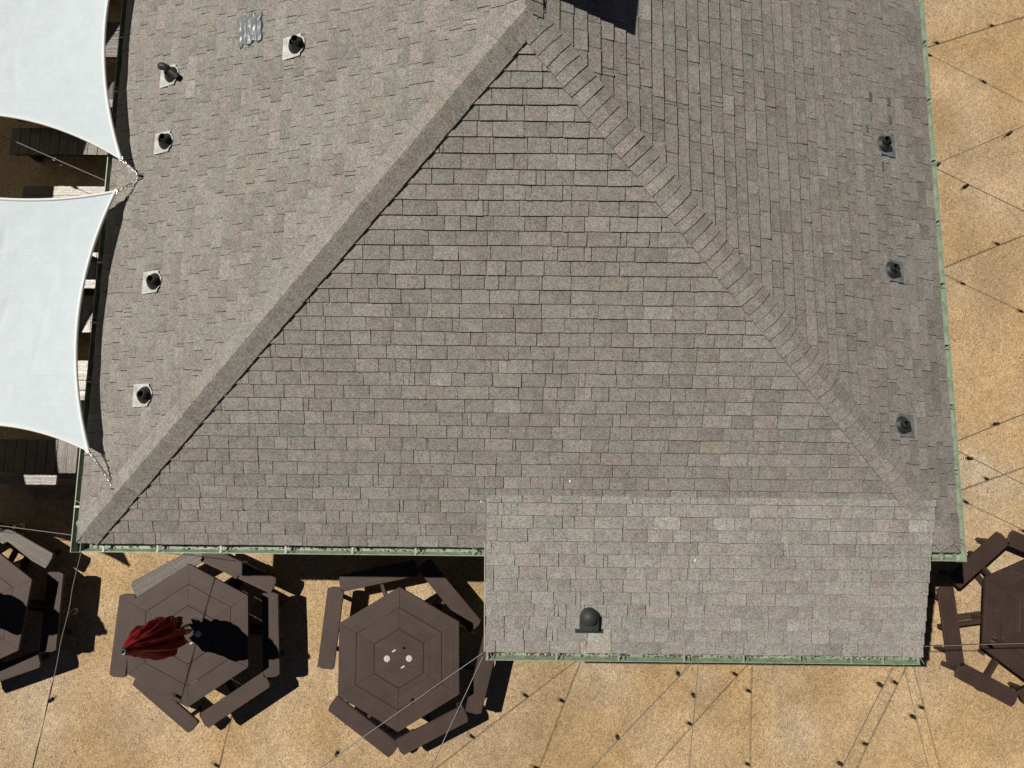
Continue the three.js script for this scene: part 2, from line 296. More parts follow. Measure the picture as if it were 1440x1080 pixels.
// bent caps along hips and ridge
function caps(a, b, w1, w2, n, lift, wide, r, base) {
  const dir = b.clone().sub(a), len = dir.length(); dir.normalize();
  const dn = w1.clone().add(w2).multiplyScalar(0.5), ac = w2.clone().sub(w1).multiplyScalar(0.5), Q = 10;
  for (let k = 0; k < n; k++) {
    const t0 = k * len / n, e = len / n, w = wide * rr(0.98, 1.02), T = rr(0.008, 0.013), c = tabColour(rnd() < 0.10 ? [0.285, 0.275, 0.255] : GREY), pos = [], uv = [], col = [], idx = [], ou = rnd() * 1.6, ov = rnd() * 1.6, jog = rr(-0.003, 0.003), tw = rr(-0.006, 0.006);
    const at = (q, tau, up) => {
      const h = w * (Math.sqrt(q * q + r * r) - r), s = lift * Math.pow(1 - Math.abs(q), 1.2) + base + up;
      return a.clone().addScaledVector(dir, t0 + tau * (e + 0.015) + (tau ? 0 : tw * q - rr(0, 0.002))).addScaledVector(dn, h).addScaledVector(ac, w * q + jog).add(V(0, s, 0));
    };
    const rows = [];
    for (const [tau, top] of [[0, -1], [0, 1], [0.5, 1], [1, 1]]) { const row = []; for (let i = 0; i <= Q; i++) { const q = -1 + 2 * i / Q, v = at(q, tau, top < 0 ? -0.012 : T * (1 - tau)); pos.push(v.x, v.y, v.z); uv.push(q * w + ou, tau * e + ov + (top < 0 ? 0.02 : 0)); col.push(...c); row.push(pos.length / 3 - 1); } rows.push(row); }
    for (let j = 0; j < rows.length - 1; j++) for (let i = 0; i < Q; i++) { const A = rows[j][i], B = rows[j][i + 1], C = rows[j + 1][i + 1], D = rows[j + 1][i]; idx.push(A, B, C, A, C, D); }
    for (const i of [0, Q]) { const base = []; for (let j = 1; j < rows.length; j++) { const v = at(i ? 1 : -1, [0, 0, 0.5, 1][j], -0.012); pos.push(v.x, v.y, v.z); uv.push(ou, ov + j * 0.05); col.push(...c); base.push(pos.length / 3 - 1); }
      for (let j = 1; j < rows.length - 1; j++) { const A = rows[j][i], D = rows[j + 1][i], B = base[j - 1], C = base[j]; if (i) idx.push(A, B, C, A, C, D); else idx.push(A, C, B, A, D, C); } }
    let g = new THREE.BufferGeometry(); g.setAttribute('position', new THREE.Float32BufferAttribute(pos, 3)); g.setAttribute('uv', new THREE.Float32BufferAttribute(uv, 2)); g.setAttribute('color', new THREE.Float32BufferAttribute(col, 3)); g.setIndex(idx); g = g.toNonIndexed(); g.computeVertexNormals();
    mesh(k + capCount ? 'hip_cap_' + String(k + capCount).padStart(3, '0') : 'hip_cap', g, M.shingle, roof);
  }
  capCount += n;
}
let capCount = 0;
{
  const apex = V(RX, AY, AZ), side = (n, dir, ref) => { const w = new THREE.Vector3().crossVectors(n, dir).normalize(); return w.dot(ref) < 0 ? w.negate() : w; };
  const sw = V(WX + 0.085, EY + 0.085 * m1, SZ - 0.085), dW = apex.clone().sub(sw).normalize(), se = V(EX - 0.1, EY + 0.1 * m1, SZ - 0.1), dE = apex.clone().sub(se).normalize();
  caps(sw, apex, side(slopeW.n, dW, V(-1, 0, -1)), side(slopeS.n, dW, V(1, 0, 1)), 60, 0.036, 0.180, 0.07, 0.031);
  caps(se, apex, side(slopeS.n, dE, V(-1, 0, 1)), side(slopeE.n, dE, V(1, 0, -1)), 60, 0.010, 0.165, 0.16, 0.024);
  caps(apex.clone().add(V(0, 0.008, 0.03)), V(RX, AY + 0.008, NZ), side(slopeW.n, V(0, 0, -1), V(-1, 0, 0)), side(slopeE.n, V(0, 0, -1), V(1, 0, 0)), 28, 0.02, 0.175, 0.12, 0.026);
}
// small darker pieces laid on some tabs, and the light flecks on the roof
{
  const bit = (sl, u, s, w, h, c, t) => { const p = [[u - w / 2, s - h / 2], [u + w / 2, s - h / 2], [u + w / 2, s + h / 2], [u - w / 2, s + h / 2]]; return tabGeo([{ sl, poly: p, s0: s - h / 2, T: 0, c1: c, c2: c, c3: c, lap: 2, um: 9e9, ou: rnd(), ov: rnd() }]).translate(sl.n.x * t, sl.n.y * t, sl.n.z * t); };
  for (const [x, z] of [[4.05, -4.43], [4.02, -4.2], [3.98, -4.02], [4.33, -4.45], [4.33, -4.22], [4.34, -4.0], [4.16, -3.62]]) mesh('dark_spot', bit(slopeE, -z, (EX - x) * L1, 0.105, 0.05, [0.23, 0.225, 0.2], 0.0125), M.shingle, roof);
}
for (const [sl, u, s, r] of [[slopeS, 0.62, 0.80, 0.014], [slopeS, -0.33, 0.55, 0.012], [slopeX, 2.0, 1.08, 0.015], [slopeX, 2.03, 1.05, 0.009]]) { const p = on(sl, u, s, 0.016); mesh('dropping', new THREE.SphereGeometry(r * 0.7, 8, 6).scale(1, 0.35, 1.5).translate(p.x, p.y, p.z), M.hem, roof); }
// walls, posts and soffit under the roof
for (const [w, d, x, z] of [[0.16, 7.6, -4.25, -3.9], [0.16, 7.6, 4.4, -3.9], [8.49, 0.16, 0.075, -0.18], [8.49, 0.16, 0.075, -7.62]]) mesh('wall', box(w, 2.41, d, x, 1.205, z), M.wall, house);
for (const x of [-0.15, 2.1, 4.42]) mesh('porch_post', box(0.1, 2.16, 0.1, x, 1.08, 1.68), M.fascia, house);
mesh('porch_beam', box(4.7, 0.09, 0.1, 2.14, 2.19, 1.68), M.fascia, house);
M.trim = new THREE.MeshStandardMaterial({ color: rgb(0.42, 0.42, 0.41), roughness: 0.7 });
const KZ = 0.62, KY = HY - m2 * (KZ - HZ);
mesh('rake_board', polyGeo([[V(XW - 0.018, KY + 0.012, KZ), V(XW - 0.018, XY + 0.012, XZ + 0.004), V(XW - 0.006, XY + 0.012, XZ + 0.004), V(XW - 0.006, KY + 0.012, KZ)], [V(XW - 0.018, KY + 0.012, KZ), V(XW - 0.018, KY - 0.14, KZ), V(XW - 0.018, XY - 0.12, XZ + 0.004), V(XW - 0.018, XY + 0.012, XZ + 0.004)], [V(XW - 0.018, XY + 0.012, XZ + 0.004), V(XW - 0.018, XY - 0.12, XZ + 0.004), V(XW - 0.006, XY - 0.12, XZ + 0.004), V(XW - 0.006, XY + 0.012, XZ + 0.004)]]), M.trim, house);
// gutters
function gutter(len, hangers, place, mat = M.gutter) {
  const s = new THREE.Shape(), o = [[0, 0], [0.004, 0], [0.004, -0.084], [0.078, -0.084], [0.104, -0.012], [0.104, -0.002], [0.114, -0.002], [0.114, -0.010], [0.110, -0.012], [0.083, -0.090], [0, -0.090]];
  o.forEach(([x, y], i) => i ? s.lineTo(x, y) : s.moveTo(x, y)); s.closePath();
  const g = new THREE.ExtrudeGeometry(s, { depth: len, bevelEnabled: false }), ends = [];
  for (const z of [0.002, len - 0.004]) { const e = new THREE.Shape(); [[0.002, -0.002], [0.002, -0.088], [0.08, -0.088], [0.108, -0.004]].forEach(([x, y], i) => i ? e.lineTo(x, y) : e.moveTo(x, y)); ends.push(new THREE.ExtrudeGeometry(e, { depth: 0.003, bevelEnabled: false }).translate(0, 0, z)); }
  const b = mesh('gutter', [g, ...ends], mat, house); place(b);
  for (const z of hangers) mesh('hanger', [box(0.112, 0.005, 0.022, 0.056, 0.003, z), rod(V(0.006, -0.004, z + 0.012), V(0.104, -0.002, z + 0.07), 0.004, 6), rod(V(0.004, -0.06, z), V(0.08, -0.002, z), 0.004, 6)], M.hanger, b);
  for (const z of hangers.joints || []) mesh('joint_band', box(0.118, 0.006, 0.05, 0.057, 0.0, z), mat, b);
}
const yG = EY - 0.04, spread = (a, b, st) => { const o = []; for (let z = a; z < b; z += st * rr(0.93, 1.07)) o.push(z); return o; };
{
  // west: profile x points outwards (-x), length runs north to south
  gutter(SZ + 0.114 - NZ, spread(0.5, 8.6, 0.72), b => { b.position.set(WX + 0.006, yG, SZ + 0.114); b.rotation.y = Math.PI; });
  gutter(SZ + 0.114 - NZ, spread(0.3, 8.6, 0.74), b => { b.position.set(EX - 0.006, yG, NZ); });
  gutter(XW - WX - 0.012, [0.26, 0.86, 1.56, 2.28, 3.02, 3.72, 4.36], b => { b.position.set(WX, yG - 0.003, SZ - 0.006); b.rotation.y = -Math.PI / 2; b.scale.z = -1; });
  gutter(EX - XE - 0.012, [0.19], b => { b.position.set(XE + 0.004, yG - 0.003, SZ - 0.006); b.rotation.y = -Math.PI / 2; b.scale.z = -1; });
  gutter(XE - XW, [0.02, 0.79, 1.48, 2.21, 2.87, 3.5, 4.07, 4.42, 4.81], b => { b.position.set(XW, XY - 0.038, XZ - 0.006); b.rotation.y = -Math.PI / 2; b.scale.z = -1; });
}
// leaf litter lying in the gutters
{
  const L = new THREE.InstancedMesh(new THREE.CircleGeometry(1, 5), new THREE.MeshStandardMaterial({ color: 0xffffff, roughness: 0.9, side: THREE.DoubleSide }), 1500), m4 = new THREE.Matrix4(), q = new THREE.Quaternion(), e = new THREE.Euler();
  for (let i = 0; i < 1500; i++) {
    const t = rnd(), d = 0.008 + 0.07 * Math.pow(rnd(), 1.8); let p;
    if (t < 0.5) p = V(rr(XW, XE), XY - 0.115, XZ + d); else if (t < 0.72) p = V(rr(WX, XW), yG - 0.08, SZ + d); else if (t < 0.88) p = V(EX + d, yG - 0.077, rr(-6.5, 0.6)); else p = V(WX - d, yG - 0.077, rr(-6.5, 0.6));
    p.y += rr(0, 0.012); const r = rr(0.004, 0.014); q.setFromEuler(e.set(-Math.PI / 2 + rr(-0.6, 0.6), rr(-0.6, 0.6), rnd() * 6)); m4.compose(p, q, V(r * rr(0.5, 1.6), r, r)); L.setMatrixAt(i, m4);
    const c = rr(0.6, 1.2); L.setColorAt(i, rgb(0.13 * c, 0.095 * c, 0.055 * c));
  }
  L.name = 'leaf_litter'; L.userData.kind = 'stuff'; L.castShadow = L.receiveShadow = true; house.add(L);
}
// plumbing vents
function flashing(sl, down) {                                     // plate shows down-slope of the boot, ring all round it
  const s = new THREE.Shape(), w = 0.125, r = 0.105; s.moveTo(-w, -down); s.lineTo(w, -down); s.lineTo(w, 0.045); s.lineTo(r * 0.92, 0.05);
  for (let i = 1; i <= 10; i++) { const a = 0.44 + (Math.PI - 0.88) * i / 11; s.lineTo(r * Math.cos(a), r * Math.sin(a)); } s.lineTo(-r * 0.92, 0.05); s.lineTo(-w, 0.045); s.closePath();
  const g = new THREE.ExtrudeGeometry(s, { depth: 0.003, bevelEnabled: false }); return g;
}
function ventPipe(sl, x, z, label, kind) {
  const y = sl === slopeW ? EY + m1 * (x - WX) : EY + m1 * (EX - x), B = V(x, y, z), rot = new THREE.Matrix4().makeBasis(sl.U, sl.W, sl.n);
  const h = 0.145;
  const parts = [new THREE.LatheGeometry([[0.030, -0.05], [0.040, -0.05], [0.040, h], [0.034, h + 0.003], [0.031, h - 0.005], [0.030, 0]].map(([a, b]) => new THREE.Vector2(a, b)), 18)];
  if (kind === 'elbow') { parts.push(new THREE.TubeGeometry(new THREE.CatmullRomCurve3([V(0, 0.10, 0), V(-0.01, 0.15, -0.005), V(-0.055, 0.165, -0.02), V(-0.085, 0.145, -0.03)]), 12, 0.041, 12), rod(V(0.0, 0.13, 0), V(0.10, 0.10, 0.075), 0.037, 12)); }
  const pipe = mesh('vent_pipe', parts, M.rubber, house); pipe.position.copy(B); pipe.userData.label = label;
  const f = flashing(sl, 0.185); f.applyMatrix4(rot); const fl = mesh('flashing', f, sl === slopeW ? M.metal : M.metalShade, pipe); fl.position.copy(sl.n).multiplyScalar(0.029);
  const boot = new THREE.LatheGeometry([[0.094, -0.04], [0.096, 0.004], [0.088, 0.02], [0.07, 0.038], [0.054, 0.058], [0.046, 0.072], [0.041, 0.078]].map(([a, b]) => new THREE.Vector2(a, b)), 24);
  boot.applyMatrix4(new THREE.Matrix4().makeRotationFromQuaternion(new THREE.Quaternion().setFromUnitVectors(V(0, 1, 0), sl.n.clone().lerp(V(0, 1, 0), 0.35).normalize())));
  mesh('boot', boot, M.rubber, pipe).position.copy(sl.n).multiplyScalar(0.03);
}
ventPipe(slopeW, -2.284, -4.512, 'black vent pipe on a white flashing beside the silver patch', 'tall');
ventPipe(slopeW, -3.955, -4.625, 'black vent pipe with a bent elbow top on a white flashing', 'elbow');
for (const z of [-3.81, -2.17, -0.906]) ventPipe(slopeW, -3.958, z, 'black vent pipe with rubber boot on the slope beside the shade sails');
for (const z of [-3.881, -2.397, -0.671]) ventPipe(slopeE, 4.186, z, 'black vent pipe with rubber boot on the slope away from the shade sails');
// slant-back vent on the extension
{
  const rot = new THREE.Matrix4().makeBasis(slopeX.U, slopeX.n, slopeX.W.clone().negate());     // local x along eave, y off the roof, z down-slope
  const put = g => g.applyMatrix4(rot), dome = new THREE.SphereGeometry(0.092, 20, 10, 0, Math.PI * 2, 0, Math.PI / 2); dome.scale(1, 0.9, 1);
  const body = new THREE.Shape(); body.moveTo(-0.098, 0.14); body.lineTo(0.098, 0.14); body.lineTo(0.098, 0); for (let i = 1; i < 14; i++) { const a = Math.PI * i / 14; body.lineTo(0.098 * Math.cos(a), -0.098 * Math.sin(a)); } body.lineTo(-0.098, 0); body.closePath();
  const bg = new THREE.ExtrudeGeometry(body, { depth: 0.06, bevelEnabled: true, bevelSize: 0.006, bevelThickness: 0.006, bevelSegments: 2 }); bg.rotateX(Math.PI / 2); bg.translate(0, 0.075, 0);
  const v = mesh('roof_vent', put(bg), M.vent, house); v.position.set(0.862, HY - m2 * (1.43 - HZ), 1.43); v.userData.label = 'dark hooded roof vent on the flatter extension';
  dome.translate(0, 0.068, -0.012); mesh('dome', put(dome), M.vent, v);
  mesh('flange', put(box(0.30, 0.012, 0.045, 0, 0.024, 0.165)), M.vent, v);
}
// brushed silver patch
{
  const n = 40, pos = [], idx = [], uv = [], na = noiseField(64, 7), nb = noiseField(64, 19);
  const c = [[-3.064, -5.059], [-2.756, -5.057], [-2.731, -4.706], [-3.026, -4.690]];
  for (let j = 0; j <= n; j++) for (let i = 0; i <= n; i++) {
    let a = i / n, b = j / n; const rag = 0.05 * Math.sin(b * 17) * (a > 0.5 ? 1 : -1) * Math.abs(a * 2 - 1);
    const x = lerp(lerp(c[0][0], c[1][0], a), lerp(c[3][0], c[2][0], a), b) + rag * 0.12, z = lerp(lerp(c[0][1], c[1][1], a), lerp(c[3][1], c[2][1], a), b) + 0.018 * Math.sin(a * 14 + 2) * Math.abs(b * 2 - 1);
    const edge = i === 0 || j === 0 || i === n || j === n, p = V(x, EY + m1 * (x - WX), z).addScaledVector(slopeW.n, edge ? 0.006 : 0.036 + 0.016 * (na[Math.floor(b * 24) * 64 + Math.floor(a * 60)] - 0.5) + 0.010 * (nb[Math.floor(b * 22) * 64 + Math.floor(a * 50)] - 0.5) + 0.004 * Math.sin(a * 30 + 2 * b));
    pos.push(p.x, p.y, p.z); uv.push(x, z);
  }
  for (let j = 0; j < n; j++) for (let i = 0; i < n; i++) { const a = j * (n + 1) + i; idx.push(a, a + n + 1, a + 1, a + 1, a + n + 1, a + n + 2); }
  const g = new THREE.BufferGeometry(); g.setAttribute('position', new THREE.Float32BufferAttribute(pos, 3)); g.setAttribute('uv', new THREE.Float32BufferAttribute(uv, 2)); g.setIndex(idx); g.computeVertexNormals();
  mesh('silver_patch', g, new THREE.MeshStandardMaterial({ color: rgb(0.25, 0.28, 0.33), map: grime, roughness: 0.42, metalness: 0.35 }), house).userData.label = 'smeared silver repair patch';
}
// louvred cupola on the ridge, just past the top of the picture; its shadow falls on the slope
{
  const b = mesh('cupola', box(0.86, 0.92, 0.86, 0, 0.46, 0), M.fascia, house); b.position.set(RX, 4.1, -5.12); b.rotation.y = -0.075;
  const py = new THREE.ConeGeometry(0.6 * Math.SQRT2, 0.34, 4, 1); py.rotateY(Math.PI / 4); py.translate(0, 1.15, 0); mesh('cupola_roof', [py, box(1.2, 0.045, 1.2, 0, 0.955, 0)], M.deck, b);
  for (let i = 0; i < 4; i++) for (const s of [-1, 1]) mesh('louvre', box(0.02, 0.05, 0.6, s * 0.438, 0.56 + i * 0.085, 0), M.hanger, b);
}
// eye bolts the sails are tied to
const ANCH = [V(-4.31, 2.74, -3.46), V(-4.30, 2.745, 0.10)];
for (const a of ANCH) mesh('sail_anchor', [cyl(0.035, 0.045, 0.05, a.x, a.y - 0.02, a.z), new THREE.TorusGeometry(0.022, 0.007, 8, 14).translate(a.x, a.y + 0.02, a.z)], M.rubber, house);

// ---------------------------------------------------------------- shade sails
function sail(label, c, bow, ties, hidden) {                     // c: NE, SE, SW, NW corners; bow of E, S, W, N edges
  const g = thing('shade_sail', label, 'shade sail', [0, 0, 0], hidden || undefined);
  const mid = (a, b, inw) => { const m = a.clone().add(b).multiplyScalar(0.5).add(inw); return t => { const u = 1 - t; return V(u * u * a.x + 2 * u * t * (2 * m.x - (a.x + b.x) / 2) + t * t * b.x, 0, u * u * a.z + 2 * u * t * (2 * m.z - (a.z + b.z) / 2) + t * t * b.z).setY(lerp(a.y, b.y, t)); }; };
  const [ne, se, sw, nw] = c, fE = mid(ne, se, V(-bow[0], 0, 0)), fS = mid(sw, se, V(0, 0, -bow[1])), fW = mid(nw, sw, V(bow[2], 0, 0)), fN = mid(nw, ne, V(0, 0, bow[3]));
  const cr = []; for (let i = 0; i < 26; i++) { const a = rnd() < 0.75 ? Math.PI / 2 + rr(-0.2, 0.2) : rr(-0.1, 0.1); cr.push([lerp(nw.x, ne.x, rnd()), lerp(nw.z, sw.z, rnd()), Math.cos(a), Math.sin(a), rr(0.15, 0.5), rr(-0.006, 0.006)]); }
  const crease = (x, z) => { let v = 0; for (const [cx, cz, dx, dz, l, h] of cr) { const u = (x - cx) * dx + (z - cz) * dz, w = (z - cz) * dx - (x - cx) * dz; v += h * Math.exp(-w * w / 0.0012 - u * u / (l * l)); } return v; };
  const n = 110, pos = [], uv = [], idx = [], bl = (s, t) => { const p = V(0, 0, 0); p.addScaledVector(fN(s), 1 - t).addScaledVector(fS(s), t).addScaledVector(fW(t), 1 - s).addScaledVector(fE(t), s); p.addScaledVector(nw, -(1 - s) * (1 - t)).addScaledVector(ne, -s * (1 - t)).addScaledVector(sw, -(1 - s) * t).addScaledVector(se, -s * t); return p; };
  for (let j = 0; j <= n; j++) for (let i = 0; i <= n; i++) {
    const s = i / n, t = j / n, p = bl(s, t), e = Math.min(s, 1 - s, t, 1 - t) * 8, k = Math.min(1, e);
    p.y += k * (0.0022 * Math.sin(s * 23 + 5 * Math.sin(t * 9)) + 0.0015 * Math.sin(t * 31 + 3 * Math.sin(s * 12)) + rr(-0.0008, 0.0008) + crease(p.x, p.z)) - 0.05 * Math.sin(Math.PI * s) * Math.sin(Math.PI * t);
    pos.push(p.x, p.y, p.z); uv.push(p.x, p.z);
  }
  for (let j = 0; j < n; j++) for (let i = 0; i < n; i++) { const a = j * (n + 1) + i; idx.push(a, a + n + 1, a + 1, a + 1, a + n + 1, a + n + 2); }
  const q = new THREE.BufferGeometry(); q.setAttribute('position', new THREE.Float32BufferAttribute(pos, 3)); q.setAttribute('uv', new THREE.Float32BufferAttribute(uv, 2)); q.setIndex(idx); q.computeVertexNormals();
  mesh('fabric', q, M.sail, g);
  for (const f of [fE, fS, fW, fN]) { const pts = []; for (let i = 0; i <= 30; i++) pts.push(f(i / 30)); const tg = new THREE.TubeGeometry(new THREE.CatmullRomCurve3(pts), 60, 0.017, 6); mesh('hem', tg, M.hem, g); }
  for (const [a, b, kind] of ties) {
    if (kind === 'chain') {
      const d = b.clone().sub(a), L = d.length(), k = Math.max(4, Math.round(L / 0.032)), gs = [], dir = d.clone().normalize(), qa = new THREE.Quaternion().setFromUnitVectors(V(1, 0, 0), dir);
      for (let i = 0; i < k; i++) { const t = new THREE.TorusGeometry(0.013, 0.0045, 6, 10); t.scale(1.5, 1, 1); t.rotateX(i % 2 ? Math.PI / 2 : 0.2); t.applyQuaternion(qa); const c0 = a.clone().addScaledVector(d, (i + 0.5) / k); c0.y -= 0.02 * Math.sin(Math.PI * (i + 0.5) / k); t.translate(c0.x, c0.y, c0.z); gs.push(t); }
      gs.push(rod(a.clone().addScaledVector(dir, 0.35 * L), a.clone().addScaledVector(dir, 0.6 * L), 0.010, 8));
      mesh('chain', gs, M.steel, g);
    } else mesh('strap', rod(a, b, 0.012), M.hem, g);
    mesh('corner_ring', new THREE.TorusGeometry(0.025, 0.006, 6, 14).rotateX(Math.PI / 2).translate(a.x, a.y, a.z), M.steel, g);
  }
  return g;
}
const P = { mid: V(-7.45, 2.95, -3.72), north: V(-6.45, 2.95, -8.05), south: V(-9.5, 2.95, 0.35), northE: V(-4.3, 2.75, -7.25) };
const s1 = [V(-4.55, 2.8, -7.05), V(-4.53, 2.79, -3.65), V(-7.3, 2.88, -3.95), V(-6.3, 2.85, -7.5)];
sail('white shade sail tied beside the dark wooden booths, its tether ending above the next sail', s1, [0.32, 0.34, 0.28, 0.3], [[s1[1], ANCH[0], 'chain'], [s1[2], P.mid], [s1[3], P.north], [s1[0], P.northE]]);
const s2 = [V(-4.57, 2.77, -3.26), V(-4.59, 2.79, -0.31), V(-7.0, 2.82, -0.28), V(-6.85, 2.88, -3.3)];
sail('white shade sail with chain tethers at two corners reaching to the hip ridge', s2, [0.27, 0.29, 0.2, 0.15], [[s2[0], ANCH[0], 'chain'], [s2[1], ANCH[1], 'chain'], [s2[2], P.south], [s2[3], P.mid]]);
const s3 = [V(-7.0, 2.86, -3.76), V(-7.18, 2.8, 0.54), V(-10.6, 2.8, 0.5), V(-10.6, 2.8, -3.78)];
sail('white shade sail of the outer row, beside the sail with two chain tethers', s3, [0.75, 0.45, 0.3, 0.0], [[s3[0], P.mid]], 'outer row of shade sails');
const s4 = [V(-6.9, 2.86, -7.75), V(-7.85, 2.84, -3.80), V(-10.6, 2.8, -3.80), V(-10.6, 2.8, -7.75)];
sail('white shade sail of the outer row, beside the sail with one chain tether', s4, [0.4, 0.0, 0.3, 0.2], [[s4[1], P.mid], [s4[0], P.north]], 'outer row of shade sails');
for (const [q, lb] of [[P.mid, 'grey steel post where four white shade sails meet'], [P.north, 'grey steel post at the far end of the booth row holding two sails'], [P.south, 'grey steel post standing beyond the picnic table, holding two sail straps']]) { const g = thing('sail_post', lb, 'post', [q.x, 0, q.z], 'sail posts'); mesh('post', cyl(0.045, 0.05, 3.0, 0, 1.5, 0, 16), M.pole, g); mesh('base_plate', box(0.2, 0.012, 0.2, 0, 0.006, 0), M.pole, g); }

// ---------------------------------------------------------------- wooden booths under the sails
function boothTable(x0, x1, z0, z1, label) {
  const g = thing('booth_table', label, 'table', [(x0 + x1) / 2, 0, (z0 + z1) / 2], 'booth tables'), n = 4, w = (z1 - z0) / n, L = x1 - x0;
  for (let i = 0; i < n; i++) mesh('plank', box(L - rr(0, 0.012), 0.036, w - 0.007, 0, 0.732 + rr(-0.002, 0.002), -(z1 - z0) / 2 + w * (i + 0.5)), M.booth, g);
  for (const x of [-L / 2 + 0.2, L / 2 - 0.2]) { mesh('leg', box(0.09, 0.71, 0.09, x, 0.355, 0), M.wood, g); mesh('cleat', box(0.07, 0.05, z1 - z0 - 0.06, x, 0.688, 0), M.wood, g); }
}
function boothBench(x0, x1, seats, back, label) {               // seats: [z0, z1] each; back: [z0, z1] of the cap board
  const c = (back[0] + back[1]) / 2, g = thing('booth_bench', label, 'bench', [0, 0, c], 'booth benches'), L = x1 - x0;
  for (const [z0, z1] of seats) {
    const n = Math.round(L / 0.142);
    for (let i = 0; i < n; i++) mesh('slat', box(L / n - 0.008, 0.034, z1 - z0 - rr(0, 0.008), x0 + L / n * (i + 0.5), 0.484 + rr(-0.003, 0.003), (z0 + z1) / 2 - c), M.booth, g);
    mesh('apron', box(L - 0.02, 0.09, 0.035, (x0 + x1) / 2, 0.42, z0 - c + 0.05), M.wood, g); mesh('apron', box(L - 0.02, 0.09, 0.035, (x0 + x1) / 2, 0.42, z1 - c - 0.05), M.wood, g);
    for (const x of [x0 + 0.12, x1 - 0.12]) mesh('leg', box(0.09, 0.38, 0.2, x, 0.19, (z0 + z1) / 2 - c), M.wood, g);
  }
  mesh('backrest', box(L - 0.03, 0.5, 0.036, (x0 + x1) / 2, 0.63, 0), M.wood, g);
  mesh('cap_board', box(L, 0.034, back[1] - back[0], (x0 + x1) / 2, 0.897, 0), M.booth, g);
}
boothTable(-7.15, -5.8, -1.64, -1.08, 'dark plank booth table under the sail tied at two corners');
boothTable(-7.1, -5.8, -4.19, -3.62, 'dark plank booth table lying across the gap between two white sails');
boothTable(-7.1, -5.8, -6.78, -6.2, 'dark plank booth table under the sail with one chain tether');
boothBench(-7.55, -6.10, [[-0.55, -0.08]], [-0.05, 0.08], 'dark slatted booth bench in the open beyond the sail, facing one way');
boothBench(-7.55, -5.8, [[-2.50, -2.09], [-3.28, -2.87]], [-2.75, -2.63], 'double dark slatted booth bench hidden mostly under one white sail');
boothBench(-7.55, -5.8, [[-5.21, -4.79], [-5.96, -5.55]], [-5.44, -5.32], 'double dark slatted booth bench showing at the gap between two sails');
boothBench(-7.55, -5.8, [[-7.85, -7.42]], [-8.05, -7.93], 'dark slatted booth bench at the far end of the booth row');

// ---------------------------------------------------------------- hexagonal picnic tables
function hexTable(label, [cx, cz], rot, benches, group, worn) {
  const g = thing('picnic_table', label, 'picnic table', [cx, 0, cz], group);
  const hp = (R, k) => { const a = -Math.PI / 2 + k * Math.PI / 3; return [R * Math.cos(a), R * Math.sin(a)]; };
  const core = []; for (let k = 0; k < 6; k++) core.push(hp(0.372, k));
  const top = mesh('tabletop', board(core, 0.75, 0.04, 0.004, [0.07, -0.13, 0.022], 0.2), M.wood, g); top.rotation.y = rot;
  for (const [r0, r1] of [[0.3755, 0.647], [0.651, 0.915]]) for (let k = 0; k < 6; k++) {
    const a = hp(r1, k), b = hp(r1, k + 1), c = hp(r0, k + 1), d = hp(r0, k), dx = b[0] - a[0], dz = b[1] - a[1], l = Math.hypot(dx, dz), e = 0.0004, sh = ([x, z], s) => [x + s * e * dx / l, z + s * e * dz / l];
    mesh('plank', board([sh(a, 1), sh(b, -1), sh(c, -1), sh(d, 1)], 0.75 + rr(-0.0025, 0.0015), 0.04, 0.0022, null, Math.atan2(dz, dx)), M.wood, top);
  }
  for (const [x, z] of [[-0.155, 0.0], [0.135, 0.0]]) mesh('bolt_head', [cyl(0.041, 0.043, 0.008, x, 0.754, z, 20), box(0.07, 0.006, 0.012, x, 0.760, z, 0.7), box(0.07, 0.0065, 0.012, x, 0.760, z, 0.7 + Math.PI / 2)], M.bolt, top);
  for (const [x, z] of [[-0.065, -0.1], [0.055, 0.105]]) mesh('clip', box(0.055, 0.008, 0.02, x, 0.755, z, 0.5), M.bolt, top);
  mesh('pedestal', [cyl(0.06, 0.06, 0.34, 0.07, 0.54, -0.13, 12), box(0.7, 0.06, 0.09, 0, 0.675, 0.05), box(0.09, 0.06, 0.7, -0.05, 0.672, 0)], M.wood, g);
  benches.forEach(([ax, az, bx, bz, wd = 0.225], i) => {
    const dx = bx - ax, dz = bz - az, L = Math.hypot(dx, dz), mx = (ax + bx) / 2 - cx, mz = (az + bz) / 2 - cz, ang = -Math.atan2(dz, dx), h = wd / 2, c = 0.06;
    const inward = (-Math.sin(ang) * 0 + (mx * (-dz) + mz * dx)) > 0 ? 1 : -1;                   // +1 when local +z faces away from the table
    const o = inward, pts = [[-L / 2 + 0.015, -o * h], [L / 2 - 0.015, -o * h], [L / 2, -o * (h - 0.02)], [L / 2, o * (h - c)], [L / 2 - c * 0.45, o * h], [-L / 2 + c * 0.45, o * h], [-L / 2, o * (h - c)], [-L / 2, -o * (h - 0.02)]];
    const b = mesh('bench', board(o > 0 ? pts : pts.slice().reverse(), 0.45, 0.042, 0.005), (worn || []).includes(i) ? M.weathered : M.wood, g); b.position.set(mx, 0, mz); b.rotation.y = ang;
    const r = Math.hypot(mx, mz), ux = mx / r, uz = mz / r, a = -Math.atan2(uz, ux);
    mesh('beam', box(r - 0.06, 0.085, 0.045, ux * (r / 2 + 0.15), 0.363, uz * (r / 2 + 0.15), a), M.wood, g);
    for (const s of [-1, 1]) mesh('leg', box(0.045, 0.41, 0.07, mx + dx / L * s * 0.36, 0.205, mz + dz / L * s * 0.36, ang), M.wood, g);
    mesh('leg', box(0.07, 0.66, 0.07, ux * 0.5, 0.37, uz * 0.5, a), M.wood, g);
    mesh('foot', box(0.34, 0.05, 0.08, ux * 0.55, 0.025, uz * 0.55, a), M.wood, g);
  });
  return g;
}
